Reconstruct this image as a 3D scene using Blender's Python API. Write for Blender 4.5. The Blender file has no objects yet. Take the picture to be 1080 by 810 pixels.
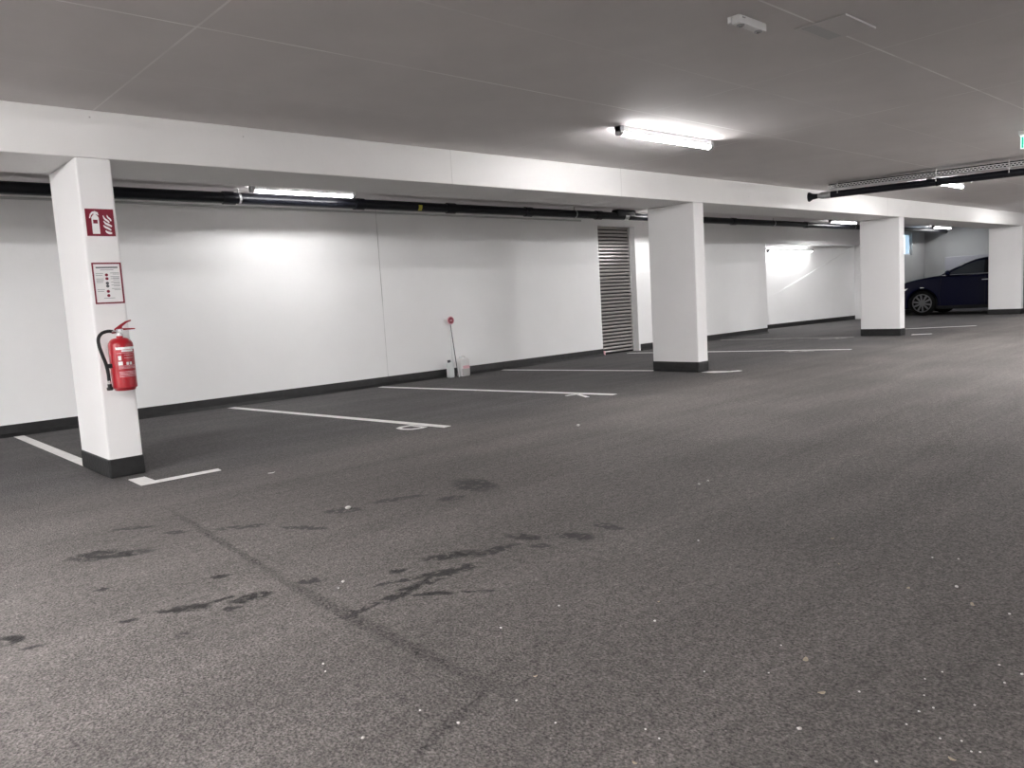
import bpy, bmesh, math, random
from mathutils import Vector, Matrix
random.seed(7)
S = bpy.context.scene
COL = S.collection

# ---------------------------------------------------------------- camera
cam_d = bpy.data.cameras.new('camera')
cam_d.sensor_width = 36.0
cam_d.lens = 817.235 / 1080.0 * 36.0
cam_d.clip_end = 200
cam = bpy.data.objects.new('camera', cam_d)
COL.objects.link(cam)
R_ = Vector((0.73638241, -0.67401152, -0.05873184)).normalized()
F_ = Vector((0.66680035, 0.73770985, -0.10564786)).normalized()
U_ = R_.cross(F_)
cam.matrix_world = Matrix(((R_.x, U_.x, -F_.x, 0), (R_.y, U_.y, -F_.y, 0), (R_.z, U_.z, -F_.z, 1.0909), (0, 0, 0, 1)))
S.camera = cam

# ---------------------------------------------------------------- world and exposure
w = bpy.data.worlds.new('overcast_sky')
S.world = w
w.use_nodes = True
w.node_tree.nodes['Background'].inputs[0].default_value = (0.62, 0.82, 1.0, 1)
w.node_tree.nodes['Background'].inputs[1].default_value = 1.0
vs = S.view_settings
vs.view_transform = 'Standard'
vs.look = 'None'
vs.gamma = 1
vs.use_curve_mapping = False
vs.exposure = 2.75
LAMP_AISLE, LAMP_BAY, LAMP_FILL_LEFT, LAMP_FILL_SIDE, LAMP_FILL_NEAR, LAMP_RECESS = 19.0, 9.2, 165.0, 42.0, 60.0, 6.0            # emission of the LED battens; left, side and near are added fill
LAMP_COL = (1.0, 0.985, 0.985)

# ---------------------------------------------------------------- dimensions
ZC = 2.576      # ceiling
YF = 5.986      # front of columns and beam
YB = 6.738      # back of columns and beam
YW = 9.453      # long wall
ZB = 2.25       # beam underside
CX = [1.506, 8.798, 15.512, 23.263]
CWID = 0.2294
X0, X1, Y0 = -14.0, 26.45, -5.0


# ---------------------------------------------------------------- material helpers
def mat(name, col, rough=0.6, metal=0.0, emit=None, estr=0.0, bump=0.0, bscale=60.0, var=0.0, vscale=2.0, spec=0.5, coat=0.0, trans=0.0):
    m = bpy.data.materials.new(name)
    m.use_nodes = True
    nt = m.node_tree
    b = nt.nodes['Principled BSDF']
    b.inputs['Base Color'].default_value = (*col, 1)
    b.inputs['Roughness'].default_value = rough
    b.inputs['Metallic'].default_value = metal
    b.inputs['Specular IOR Level'].default_value = spec
    b.inputs['Coat Weight'].default_value = coat
    b.inputs['Transmission Weight'].default_value = trans
    if emit:
        b.inputs['Emission Color'].default_value = (*emit, 1)
        b.inputs['Emission Strength'].default_value = estr
    if var or bump:
        g = nt.nodes.new('ShaderNodeNewGeometry')
    if var:
        n = nt.nodes.new('ShaderNodeTexNoise')
        n.inputs['Scale'].default_value = vscale
        n.inputs['Detail'].default_value = 6
        nt.links.new(g.outputs['Position'], n.inputs['Vector'])
        mr = nt.nodes.new('ShaderNodeMapRange')
        mr.inputs[1].default_value = 0.3
        mr.inputs[2].default_value = 0.7
        mr.inputs[3].default_value = 1 - var
        mr.inputs[4].default_value = 1 + var
        nt.links.new(n.outputs['Fac'], mr.inputs[0])
        mx = nt.nodes.new('ShaderNodeVectorMath')
        mx.operation = 'SCALE'
        mx.inputs[0].default_value = col
        nt.links.new(mr.outputs[0], mx.inputs['Scale'])
        nt.links.new(mx.outputs[0], b.inputs['Base Color'])
    if bump:
        n2 = nt.nodes.new('ShaderNodeTexNoise')
        n2.inputs['Scale'].default_value = bscale
        n2.inputs['Detail'].default_value = 4
        nt.links.new(g.outputs['Position'], n2.inputs['Vector'])
        bp = nt.nodes.new('ShaderNodeBump')
        bp.inputs['Strength'].default_value = bump
        bp.inputs['Distance'].default_value = 0.01
        nt.links.new(n2.outputs['Fac'], bp.inputs['Height'])
        nt.links.new(bp.outputs[0], b.inputs['Normal'])
    return m


class NT:
    """small node-tree helper"""
    def __init__(self, m):
        self.t = m.node_tree

    def n(self, kind, **kw):
        x = self.t.nodes.new(kind)
        for k, v in kw.items():
            setattr(x, k, v)
        return x

    def l(self, a, b):
        self.t.links.new(a, b)

    def math(self, op, a, b=None, c=None, clamp=False):
        x = self.t.nodes.new('ShaderNodeMath')
        x.operation = op
        x.use_clamp = clamp
        for i, v in enumerate((a, b, c)):
            if v is None:
                continue
            if isinstance(v, (int, float)):
                x.inputs[i].default_value = v
            else:
                self.l(v, x.inputs[i])
        return x.outputs[0]

    def rng(self, v, a, b, c, d, smooth=False):
        x = self.t.nodes.new('ShaderNodeMapRange')
        if smooth:
            x.interpolation_type = 'SMOOTHSTEP'
        self.l(v, x.inputs[0])
        for i, q in enumerate((a, b, c, d)):
            x.inputs[i + 1].default_value = q
        return x.outputs[0]

    def noise(self, vec, scale, detail=4, rough=0.5, out='Fac'):
        x = self.t.nodes.new('ShaderNodeTexNoise')
        x.inputs['Scale'].default_value = scale
        x.inputs['Detail'].default_value = detail
        x.inputs['Roughness'].default_value = rough
        self.l(vec, x.inputs['Vector'])
        return x.outputs[out]

    def mix(self, fac, a, b):
        x = self.t.nodes.new('ShaderNodeMix')
        x.data_type = 'RGBA'
        if isinstance(fac, (int, float)):
            x.inputs[0].default_value = fac
        else:
            self.l(fac, x.inputs[0])
        for i, v in ((6, a), (7, b)):
            if isinstance(v, tuple):
                x.inputs[i].default_value = (*v, 1)
            else:
                self.l(v, x.inputs[i])
        return x.outputs[2]


# ---------------------------------------------------------------- asphalt
def asphalt_material():
    m = bpy.data.materials.new('asphalt')
    m.use_nodes = True
    h = NT(m)
    b = h.t.nodes['Principled BSDF']
    pos = h.n('ShaderNodeNewGeometry').outputs['Position']
    sep = h.n('ShaderNodeSeparateXYZ')
    h.l(pos, sep.inputs[0])
    # aggregate
    v = h.n('ShaderNodeTexVoronoi')
    v.inputs['Scale'].default_value = 110
    h.l(pos, v.inputs['Vector'])
    grain = h.noise(pos, 95, 3, 0.7)
    mid = h.noise(pos, 28, 5, 0.65)
    big = h.noise(pos, 0.9, 5, 0.6)
    mp = h.n('ShaderNodeMapping')
    mp.inputs['Scale'].default_value = (0.22, 2.6, 1)
    h.l(pos, mp.inputs['Vector'])
    streak = h.noise(mp.outputs[0], 1.0, 5, 0.6)
    f = h.math('MULTIPLY', h.rng(grain, 0.3, 0.7, 0.28, 1.72), h.rng(mid, 0.3, 0.7, 0.66, 1.34))
    f = h.math('MULTIPLY', f, h.rng(big, 0.3, 0.7, 0.86, 1.14))
    f = h.math('MULTIPLY', f, h.rng(streak, 0.3, 0.7, 0.82, 1.18))
    base = h.n('ShaderNodeVectorMath', operation='SCALE')
    # drive aisle: worn, dusty, lighter and browner than the bays along the wall
    yn = h.math('ADD', sep.outputs[1], h.rng(h.noise(pos, 0.7, 3), 0.3, 0.7, -0.5, 0.5))
    bay = h.rng(yn, 4.6, 6.4, 0, 1, True)
    col = h.mix(bay, (0.155, 0.142, 0.134), (0.098, 0.093, 0.092))
    h.l(col, base.inputs[0])
    h.l(f, base.inputs['Scale'])
    colr = base.outputs[0]
    # light chips in the surface
    vc = h.n('ShaderNodeTexVoronoi')
    vc.inputs['Scale'].default_value = 38
    h.l(pos, vc.inputs['Vector'])
    sc = h.n('ShaderNodeSeparateColor')
    h.l(vc.outputs['Color'], sc.inputs[0])
    chip = h.math('MULTIPLY', h.math('GREATER_THAN', sc.outputs[0], 0.965), h.math('LESS_THAN', vc.outputs['Distance'], 0.11))
    colr = h.mix(h.math('MULTIPLY', chip, 0.75), colr, (0.42, 0.40, 0.37))
    # wet drips: elongated blobs with a ragged edge
    dn = h.n('ShaderNodeVectorMath', operation='SUBTRACT')
    h.l(h.noise(pos, 13, 5, 0.65, 'Color'), dn.inputs[0])
    dn.inputs[1].default_value = (0.5, 0.5, 0.5)
    ds = h.n('ShaderNodeVectorMath', operation='SCALE')
    h.l(dn.outputs[0], ds.inputs[0])
    ds.inputs['Scale'].default_value = 0.09
    da = h.n('ShaderNodeVectorMath', operation='ADD')
    h.l(pos, da.inputs[0])
    h.l(ds.outputs[0], da.inputs[1])
    wob = da.outputs[0]
    wet = [(0.84, 4.07, 1.11, 3.9, 0.073), (0.86, 4.09, 0.98, 3.99, 0.104), (1.11, 4.47, 1.27, 4.37, 0.041), (1.27, 4.16, 1.35, 4.1, 0.041), (1.5, 3.98, 1.68, 3.86, 0.054), (1.72, 3.73, 1.85, 3.51, 0.036), (2.04, 3.8, 2.14, 3.72, 0.081), (2.28, 3.77, 2.55, 3.66, 0.058), (2.92, 3.73, 2.87, 3.48, 0.15), (2.54, 3.49, 2.68, 3.44, 0.057), (0.87, 3.05, 0.93, 2.99, 0.022), (0.92, 3.01, 1.01, 2.96, 0.063), (1.04, 2.97, 1.14, 2.98, 0.022), (1.06, 2.85, 1.09, 2.83, 0.032), (1.12, 2.91, 1.23, 2.89, 0.054), (0.84, 2.76, 0.87, 2.74, 0.032), (0.44, 3.08, 0.48, 3.06, 0.022), (0.39, 3.23, 0.43, 3.18, 0.061), (0.74, 3.06, 0.79, 3.03, 0.022), (0.78, 3.52, 0.82, 3.5, 0.03), (1.18, 3.25, 1.22, 3.24, 0.041), (1.28, 2.43, 1.49, 2.44, 0.022), (1.49, 2.44, 1.69, 2.48, 0.045), (1.69, 2.48, 1.98, 2.49, 0.05), (1.56, 2.61, 1.71, 2.56, 0.022), (1.71, 2.56, 1.97, 2.48, 0.042), (1.89, 2.7, 2.07, 2.62, 0.064), (2.07, 2.57, 2.25, 2.55, 0.057), (1.39, 2.89, 1.45, 2.86, 0.036), (1.7, 2.7, 1.75, 2.67, 0.036), (1.6, 2.41, 1.71, 2.31, 0.028), (1.75, 2.29, 1.83, 2.2, 0.022), (2.34, 2.66, 2.4, 2.52, 0.057), (2.49, 2.48, 2.54, 2.34, 0.064), (2.3, 2.46, 2.34, 2.42, 0.042), (2.72, 2.46, 2.73, 2.32, 0.05)]

    def blob(vec, ax, ay, bx, by, th, soft):
        cx, cy = (ax + bx) / 2, (ay + by) / 2
        ln = math.hypot(bx - ax, by - ay) / 2 + th * 0.4
        mp = h.n('ShaderNodeMapping', vector_type='TEXTURE')
        mp.inputs['Location'].default_value = (cx, cy, 0)
        mp.inputs['Rotation'].default_value = (0, 0, math.atan2(by - ay, bx - ax))
        mp.inputs['Scale'].default_value = (ln, th * 0.75, 1)
        h.l(vec, mp.inputs['Vector'])
        le = h.n('ShaderNodeVectorMath', operation='LENGTH')
        h.l(mp.outputs[0], le.inputs[0])
        return h.rng(le.outputs['Value'], 1 - soft, 1 + soft, 1, 0, True)

    acc = None
    for q in wet:
        o = blob(wob, *q, 0.25)
        acc = o if acc is None else h.math('MAXIMUM', acc, o)
    dry = h.noise(pos, 24, 4, 0.6)
    acc = h.math('MULTIPLY', acc, h.rng(dry, 0.40, 0.48, 0.0, 1))
    # paving seam running away from the first column, and its cross seam
    seam = None
    for q in [(1.33, 1.62, 1.35, 3.1, 0.04), (1.35, 2.9, 1.46, 4.6, 0.03), (0.92, 1.5, 1.36, 1.66, 0.025), (1.31, 2.2, 1.35, 2.9, 0.03)]:
        o = blob(wob, *q, 0.45)
        seam = o if seam is None else h.math('MAXIMUM', seam, o)
    seam = h.math('MULTIPLY', seam, h.math('MULTIPLY', h.rng(mid, 0.38, 0.62, 0.1, 1.0), h.rng(h.noise(pos, 70, 3), 0.4, 0.6, 0.2, 1.0)))
    colr = h.mix(h.math('MULTIPLY', seam, 1.25, None, True), colr, (0.03, 0.028, 0.027))
    colr = h.mix(h.math('MULTIPLY', acc, 0.95), colr, (0.014, 0.013, 0.013))
    h.l(colr, b.inputs['Base Color'])
    h.l(h.math('SUBTRACT', 0.78, h.math('MULTIPLY', acc, 0.25)), b.inputs['Roughness'])
    b.inputs['Specular IOR Level'].default_value = 0.4
    hh = h.math('ADD', h.math('MULTIPLY', grain, 0.6), h.math('MULTIPLY', v.outputs['Distance'], 0.8))
    bp = h.n('ShaderNodeBump')
    bp.inputs['Strength'].default_value = 0.55
    bp.inputs['Distance'].default_value = 0.006
    h.l(hh, bp.inputs['Height'])
    h.l(bp.outputs[0], b.inputs['Normal'])
    return m


# ---------------------------------------------------------------- painted concrete with joints
def concrete_material(name, col, xlines=(), ylines=(), zlim=None, jcol=(0.5, 0.49, 0.48), jw=0.004, pits=True, var=0.03, rough=0.75):
    m = bpy.data.materials.new(name)
    m.use_nodes = True
    h = NT(m)
    b = h.t.nodes['Principled BSDF']
    b.inputs['Roughness'].default_value = rough
    b.inputs['Specular IOR Level'].default_value = 0.3
    pos = h.n('ShaderNodeNewGeometry').outputs['Position']
    sep = h.n('ShaderNodeSeparateXYZ')
    h.l(pos, sep.inputs[0])
    c = h.n('ShaderNodeVectorMath', operation='SCALE')
    c.inputs[0].default_value = col
    h.l(h.rng(h.noise(pos, 1.3, 6, 0.6), 0.3, 0.7, 1 - var, 1 + var), c.inputs['Scale'])
    colr = c.outputs[0]
    acc = None
    for axis, vals in ((0, xlines), (1, ylines)):
        for vv in vals:
            vv, wt = vv if isinstance(vv, tuple) else (vv, 1.0)
            d = h.math('ABSOLUTE', h.math('SUBTRACT', sep.outputs[axis], vv))
            o = h.math('MULTIPLY', h.math('LESS_THAN', d, jw), wt)
            acc = o if acc is None else h.math('MAXIMUM', acc, o)
    if acc is not None:
        br = h.rng(h.noise(pos, 2.2, 3), 0.36, 0.58, 0.35, 1.0)
        colr = h.mix(h.math('MULTIPLY', acc, br), colr, jcol)
    if pits:
        v = h.n('ShaderNodeTexVoronoi')
        v.inputs['Scale'].default_value = 11
        h.l(pos, v.inputs['Vector'])
        sc = h.n('ShaderNodeSeparateColor')
        h.l(v.outputs['Color'], sc.inputs[0])
        p = h.math('MULTIPLY', h.math('GREATER_THAN', sc.outputs[0], 0.93), h.math('LESS_THAN', v.outputs['Distance'], 0.07))
        colr = h.mix(h.math('MULTIPLY', p, 0.55), colr, (0.3, 0.29, 0.28))
    h.l(colr, b.inputs['Base Color'])
    bp = h.n('ShaderNodeBump')
    bp.inputs['Strength'].default_value = 0.12
    bp.inputs['Distance'].default_value = 0.01
    h.l(h.noise(pos, 25, 5, 0.6), bp.inputs['Height'])
    h.l(bp.outputs[0], b.inputs['Normal'])
    return m


WHITE = (0.80, 0.795, 0.785)
M = {}
M['asphalt'] = asphalt_material()
M['wall'] = concrete_material('white_wall_paint', (0.90, 0.90, 0.897), xlines=(6.15, 13.2, -1.0), jcol=(0.45, 0.45, 0.44), jw=0.006, pits=False, var=0.02)
M['ceiling'] = concrete_material('grey_concrete_ceiling', (0.70, 0.672, 0.665), xlines=((1.66, 0.6), (5.36, 0.35), (7.28, 0.8), (11.3, 0.4), (15.2, 0.4), (19.1, 0.4)), ylines=((0.2, 0.4), (1.2, 0.4), (2.19, 1.0), (3.17, 0.3), (4.07, 0.9), (5.08, 0.12)), jcol=(0.95, 0.94, 0.93), jw=0.007, pits=False, var=0.05)
M['column'] = concrete_material('white_column_paint', (0.84, 0.833, 0.83), var=0.02)
M['beam'] = concrete_material('white_beam_paint', (0.78, 0.77, 0.76), xlines=(4.79, 7.34, 14.97), jcol=(0.55, 0.54, 0.53), jw=0.005, var=0.03)
M['band'] = mat('black_base_paint', (0.013, 0.013, 0.0135), 0.5, bump=0.4, bscale=30, var=0.35, vscale=12)
M['line'] = mat('white_road_paint', (0.90, 0.89, 0.87), 0.6, bump=0.3, bscale=150, var=0.08, vscale=15)
M['line_worn'] = mat('worn_road_paint', (0.42, 0.41, 0.40), 0.7, bump=0.3, bscale=150, var=0.25, vscale=12)
M['lamp_body'] = mat('lamp_white_plastic', (0.72, 0.72, 0.72), 0.4)
M['lamp_end'] = mat('lamp_grey_plastic', (0.36, 0.36, 0.37), 0.4)
for k_, e_ in (('aisle', LAMP_AISLE), ('bay', LAMP_BAY), ('left', LAMP_FILL_LEFT), ('near', LAMP_FILL_NEAR), ('side', LAMP_FILL_SIDE), ('recess', LAMP_RECESS)):
    M['glow_' + k_] = mat('lamp_diffuser_' + k_, (0.9, 0.9, 0.9), 0.4, emit=LAMP_COL, estr=e_)
M['pipe'] = mat('black_pipe_rubber', (0.005, 0.0055, 0.009), 0.36, spec=0.3)
M['steel'] = mat('galvanised_steel', (0.55, 0.56, 0.57), 0.35, 0.9)
M['zinc'] = mat('dull_zinc', (0.55, 0.55, 0.55), 0.45, 0.4)
M['red'] = mat('red_enamel', (0.40, 0.008, 0.018), 0.28, coat=0.4)
M['red_dark'] = mat('red_lever', (0.32, 0.008, 0.02), 0.35)
M['sign_red'] = mat('sign_red', (0.20, 0.006, 0.026), 0.45)
M['sign_white'] = mat('sign_white', (0.83, 0.82, 0.82), 0.45)
M['print_grey'] = mat('print_grey', (0.36, 0.36, 0.37), 0.6)
M['print_dark'] = mat('print_dark', (0.10, 0.10, 0.11), 0.6)
M['print_pink'] = mat('print_pink', (0.72, 0.42, 0.46), 0.5)
M['black'] = mat('black_rubber', (0.01, 0.01, 0.011), 0.5)
M['chrome'] = mat('chrome', (0.75, 0.75, 0.76), 0.2, 1.0)
M['plastic_white'] = mat('translucent_plastic', (0.74, 0.77, 0.76), 0.4)
M['plastic_grey'] = mat('greyed_plastic', (0.74, 0.73, 0.72), 0.45)
M['content'] = mat('grey_filling', (0.40, 0.385, 0.375), 0.6)
M['yellow'] = mat('yellow_sticker', (0.55, 0.50, 0.05), 0.5)
M['slat'] = mat('grey_shutter_metal', (0.42, 0.40, 0.385), 0.28, 0.6)
M['dark'] = mat('dark_recess', (0.02, 0.02, 0.022), 0.8)
M['green'] = mat('exit_green', (0.0, 0.35, 0.22), 0.4, emit=(0.02, 0.55, 0.36), estr=0.16)
M['exit_white'] = mat('exit_white', (0.9, 0.95, 0.93), 0.4, emit=(0.75, 1.0, 0.93), estr=0.13)
M['frame'] = mat('window_frame', (0.45, 0.47, 0.5), 0.5)
M['glass'] = mat('window_glass', (0.95, 0.98, 1.0), 0.02, trans=1.0)
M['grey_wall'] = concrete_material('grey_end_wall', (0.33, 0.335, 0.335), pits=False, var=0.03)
M['panel_grey'] = mat('lilac_grey_panel', (0.30, 0.30, 0.33), 0.6)
M['car'] = mat('dark_blue_car_paint', (0.0015, 0.002, 0.016), 0.22, 0.0, spec=0.12, coat=0.08)
M['car_glass'] = mat('car_tinted_glass', (0.045, 0.052, 0.060), 0.05, spec=0.35)
M['car_trim'] = mat('car_black_trim', (0.005, 0.005, 0.006), 0.4, spec=0.2)
M['tyre'] = mat('tyre_rubber', (0.004, 0.004, 0.004), 0.75, spec=0.1)
M['rim'] = mat('dark_alloy', (0.15, 0.15, 0.155), 0.3, 0.8)
M['leaf'] = mat('dry_leaf', (0.45, 0.38, 0.28), 0.8)
M['hatch'] = mat('grey_hatch_plate', (0.66, 0.635, 0.63), 0.6)
M['chip'] = mat('white_chip', (0.78, 0.77, 0.74), 0.6)


# ---------------------------------------------------------------- mesh helpers
def tag(o, label=None, cat=None, group=None, kind=None):
    if label: o['label'] = label
    if cat: o['category'] = cat
    if group: o['group'] = group
    if kind: o['kind'] = kind
    return o


def empty(name, loc, label, cat, group=None, rz=0):
    o = bpy.data.objects.new(name, None)
    o.empty_display_size = 0.1
    COL.objects.link(o)
    o.location = loc
    o.rotation_euler = (0, 0, rz)
    return tag(o, label, cat, group)


def obj(name, bm, m, parent=None, smooth=False, bevel=0, seg=2, loc=None):
    """links bm as one mesh object. With parent, the vertices are in the parent's space."""
    bmesh.ops.recalc_face_normals(bm, faces=bm.faces[:])
    me = bpy.data.meshes.new(name)
    bm.to_mesh(me)
    bm.free()
    if isinstance(m, (list, tuple)):
        for q in m: me.materials.append(q)
    else:
        me.materials.append(m)
    if smooth:
        for p in me.polygons: p.use_smooth = True
        try:
            me.set_sharp_from_angle(angle=math.radians(40))
        except Exception:
            pass
    o = bpy.data.objects.new(name, me)
    COL.objects.link(o)
    if parent: o.parent = parent
    if loc: o.location = loc
    if bevel:
        b = o.modifiers.new('bevel', 'BEVEL')
        b.width = bevel
        b.segments = seg
        b.limit_method = 'ANGLE'
        b.angle_limit = math.radians(40)
    return o


def box(bm, x0, y0, z0, x1, y1, z1):
    vs = [bm.verts.new(c) for c in ((x0, y0, z0), (x1, y0, z0), (x1, y1, z0), (x0, y1, z0), (x0, y0, z1), (x1, y0, z1), (x1, y1, z1), (x0, y1, z1))]
    for f in ((0, 3, 2, 1), (4, 5, 6, 7), (0, 1, 5, 4), (1, 2, 6, 5), (2, 3, 7, 6), (3, 0, 4, 7)):
        bm.faces.new([vs[i] for i in f])
    return vs


def BM():
    return bmesh.new()


def boxbm(*a):
    b = BM()
    box(b, *a)
    return b


def prism(bm, pts, axis, a, b):
    """extrude a 2-D polygon along axis ('x','y','z') between a and b"""
    def P(p, t):
        return {'x': (t, p[0], p[1]), 'y': (p[0], t, p[1]), 'z': (p[0], p[1], t)}[axis]
    A = [bm.verts.new(P(p, a)) for p in pts]
    B = [bm.verts.new(P(p, b)) for p in pts]
    n = len(pts)
    bm.faces.new(A)
    bm.faces.new(B[::-1])
    for i in range(n):
        bm.faces.new((A[i], B[i], B[(i + 1) % n], A[(i + 1) % n]))
    return A, B


def tube(bm, pts, r, seg=12, cap=True):
    """tube along a polyline; r a number or list"""
    pts = [Vector(p) for p in pts]
    n = len(pts)
    rs = r if isinstance(r, (list, tuple)) else [r] * n
    rings = []
    up = None
    for i in range(n):
        d = (pts[min(i + 1, n - 1)] - pts[max(i - 1, 0)]).normalized()
        if up is None:
            up = Vector((0, 0, 1)) if abs(d.z) < 0.9 else Vector((1, 0, 0))
        s = d.cross(up).normalized()
        t = s.cross(d).normalized()
        up = t
        rings.append([bm.verts.new(pts[i] + rs[i] * (math.cos(2 * math.pi * k / seg) * s + math.sin(2 * math.pi * k / seg) * t)) for k in range(seg)])
    for i in range(n - 1):
        for k in range(seg):
            bm.faces.new((rings[i][k], rings[i][(k + 1) % seg], rings[i + 1][(k + 1) % seg], rings[i + 1][k]))
    if cap:
        bm.faces.new(rings[0][::-1])
        bm.faces.new(rings[-1])


def lathe(bm, prof, c=(0, 0, 0), seg=28, axis='z'):
    rings = []
    for r, t in prof:
        ring = []
        for k in range(seg):
            a = 2 * math.pi * k / seg
            p = {'z': (r * math.cos(a), r * math.sin(a), t), 'x': (t, r * math.cos(a), r * math.sin(a)), 'y': (r * math.cos(a), t, r * math.sin(a))}[axis]
            ring.append(bm.verts.new(Vector(p) + Vector(c)))
        rings.append(ring)
    for i in range(len(rings) - 1):
        for k in range(seg):
            bm.faces.new((rings[i][k], rings[i][(k + 1) % seg], rings[i + 1][(k + 1) % seg], rings[i + 1][k]))
    bm.faces.new(rings[0][::-1])
    bm.faces.new(rings[-1])


def curve_pts(pts, n=8):
    """Catmull-Rom through pts"""
    P = [Vector(p) for p in pts]
    P = [2 * P[0] - P[1]] + P + [2 * P[-1] - P[-2]]
    out = []
    for i in range(1, len(P) - 2):
        for k in range(n):
            t = k / n
            a, b, c, d = P[i - 1], P[i], P[i + 1], P[i + 2]
            out.append(0.5 * ((2 * b) + (c - a) * t + (2 * a - 5 * b + 4 * c - d) * t * t + (3 * b - a - 3 * c + d) * t ** 3))
    out.append(P[-2])
    return out


# ================================================================ the setting
bm = BM()
box(bm, X0 - 0.3, Y0 - 0.3, -0.2, X1 + 0.3, 11.2, 0.0)
tag(obj('floor', bm, M['asphalt']), 'dark grey asphalt floor with wet drip marks', 'floor', kind='structure')
bm = BM()
box(bm, X0 - 0.3, Y0 - 0.3, ZC, X1 + 0.3, YW + 0.3, ZC + 0.25)
tag(obj('ceiling', bm, M['ceiling']), 'grey concrete slab ceiling with thin pale joints', 'ceiling', kind='structure')

SHX0, SHX1, SHZ = 10.86, 11.92, 2.37      # shutter opening
ALX0, ALX1, ALZ = 16.74, 22.75, 2.075      # alcove opening
WNX0, WNX1, WNZ0, WNZ1 = 24.35, 25.45, 1.79, 2.44
bm = BM()
T = 0.22
for a in ((X0, 0, SHX0, ZC), (SHX1, 0, ALX0, ZC), (ALX1, 0, 24.0, ZC), (SHX0, SHZ, SHX1, ZC), (ALX0, ALZ, ALX1, ZC)):
    box(bm, a[0], YW, a[1], a[2], YW + T, a[3])
tag(obj('wall_back', bm, M['wall']), 'long white painted wall behind the parking bays', 'wall', kind='structure')
bm = BM()  # far stretch of the back wall in the end wall's darker grey
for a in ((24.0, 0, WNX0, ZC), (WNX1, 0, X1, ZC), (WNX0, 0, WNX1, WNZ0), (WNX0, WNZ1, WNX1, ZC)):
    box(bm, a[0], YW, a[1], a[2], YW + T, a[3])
tag(obj('wall_back_far', bm, M['grey_wall']), 'grey stretch of the back wall with the daylight window', 'wall', kind='structure')
tag(obj('wall_front', boxbm(X0, Y0 - 0.2, 0, X1, Y0, ZC), M['wall']), 'white wall behind the camera', 'wall', kind='structure')
tag(obj('wall_left', boxbm(X0 - 0.2, Y0, 0, X0, YW, ZC), M['wall']), 'white wall past the left edge', 'wall', kind='structure')
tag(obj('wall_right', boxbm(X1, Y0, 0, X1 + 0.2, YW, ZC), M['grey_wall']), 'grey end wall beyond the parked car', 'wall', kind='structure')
# alcove behind the wall: slightly oblique back wall, right return, ceiling
AB0, AB1 = (16.2, 10.58), (22.55, 9.965)
bm = BM()
prism(bm, [AB0, AB1, (22.57, 10.17), (16.22, 10.78)], 'z', 0, 2.1)
tag(obj('wall_alcove', bm, M['wall']), 'bright white back wall of the recess between the second and third columns', 'wall', kind='structure')
tag(obj('wall_alcove_side', boxbm(22.55, YW + T, 0, 22.75, 10.4, 2.1), M['wall']), 'right return wall of the bright recess', 'wall', kind='structure')
tag(obj('wall_alcove_left', boxbm(16.0, YW + T, 0, 16.2, 10.8, 2.1), M['wall']), 'left return wall of the bright recess', 'wall', kind='structure')
tag(obj('ceiling_alcove', boxbm(16.0, YW + T, 2.1, 22.95, 10.9, 2.25), M['wall']), 'white ceiling of the bright recess', 'ceiling', kind='structure')


def alc_y(x):
    return AB0[1] + (AB1[1] - AB0[1]) * (x - AB0[0]) / (AB1[0] - AB0[0])


# thin wedge on the alcove's back wall, its top sloping up to the right
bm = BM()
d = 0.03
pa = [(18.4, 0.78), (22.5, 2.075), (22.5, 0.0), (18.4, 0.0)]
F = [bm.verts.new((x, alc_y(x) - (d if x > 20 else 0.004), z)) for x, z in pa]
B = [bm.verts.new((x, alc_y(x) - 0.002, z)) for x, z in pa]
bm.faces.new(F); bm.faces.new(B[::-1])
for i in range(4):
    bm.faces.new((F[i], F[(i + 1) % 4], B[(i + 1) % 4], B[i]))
tag(obj('wall_wedge', bm, M['wall']), 'thin white wedge with slanting top edge in the bright recess', 'wall', kind='structure')
# skirting
bm = BM()
for a, b in ((X0, SHX0 - 0.0), (SHX1 + 0.05, ALX0), (ALX1, X1)):
    prism(bm, [(YW - 0.012, 0.0), (YW, 0.0), (YW, 0.124), (YW - 0.008, 0.124)], 'x', a, b)
    prism(bm, [(YW - 0.05, 0.0), (YW - 0.012, 0.0), (YW - 0.012, 0.035)], 'x', a, b)
tag(obj('baseboard_back', bm, M['band']), 'black painted skirting along the long white wall', 'baseboard', kind='structure')
bm = BM()
for (xa, xb) in ((16.22, 22.5),):
    pts = [(xa, alc_y(xa) - d - 0.012), (xb, alc_y(xb) - d - 0.012), (xb, alc_y(xb) - d), (xa, alc_y(xa) - d)]
    prism(bm, pts, 'z', 0, 0.11)
tag(obj('baseboard_alcove', bm, M['band']), 'black skirting in the bright recess', 'baseboard', kind='structure')
tag(obj('baseboard_right', boxbm(X1 - 0.012, Y0, 0, X1, YW - 0.06, 0.12), M['band']), 'black skirting on the grey end wall', 'baseboard', kind='structure')

# window far right
bm = BM()
for a in ((WNX0, WNZ0, WNX1, WNZ0 + 0.04), (WNX0, WNZ1 - 0.04, WNX1, WNZ1), (WNX0, WNZ0 + 0.04, WNX0 + 0.04, WNZ1 - 0.04), (WNX1 - 0.04, WNZ0 + 0.04, WNX1, WNZ1 - 0.04)):
    box(bm, a[0], YW + 0.06, a[1], a[2], YW + 0.11, a[3])
wi = tag(obj('window_1', bm, M['frame']), 'small daylight window high in the wall past the third column', 'window', kind='structure')
obj('pane', boxbm(WNX0 + 0.04, YW + 0.08, WNZ0 + 0.04, WNX1 - 0.04, YW + 0.085, WNZ1 - 0.04), M['glass'], wi)

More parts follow.
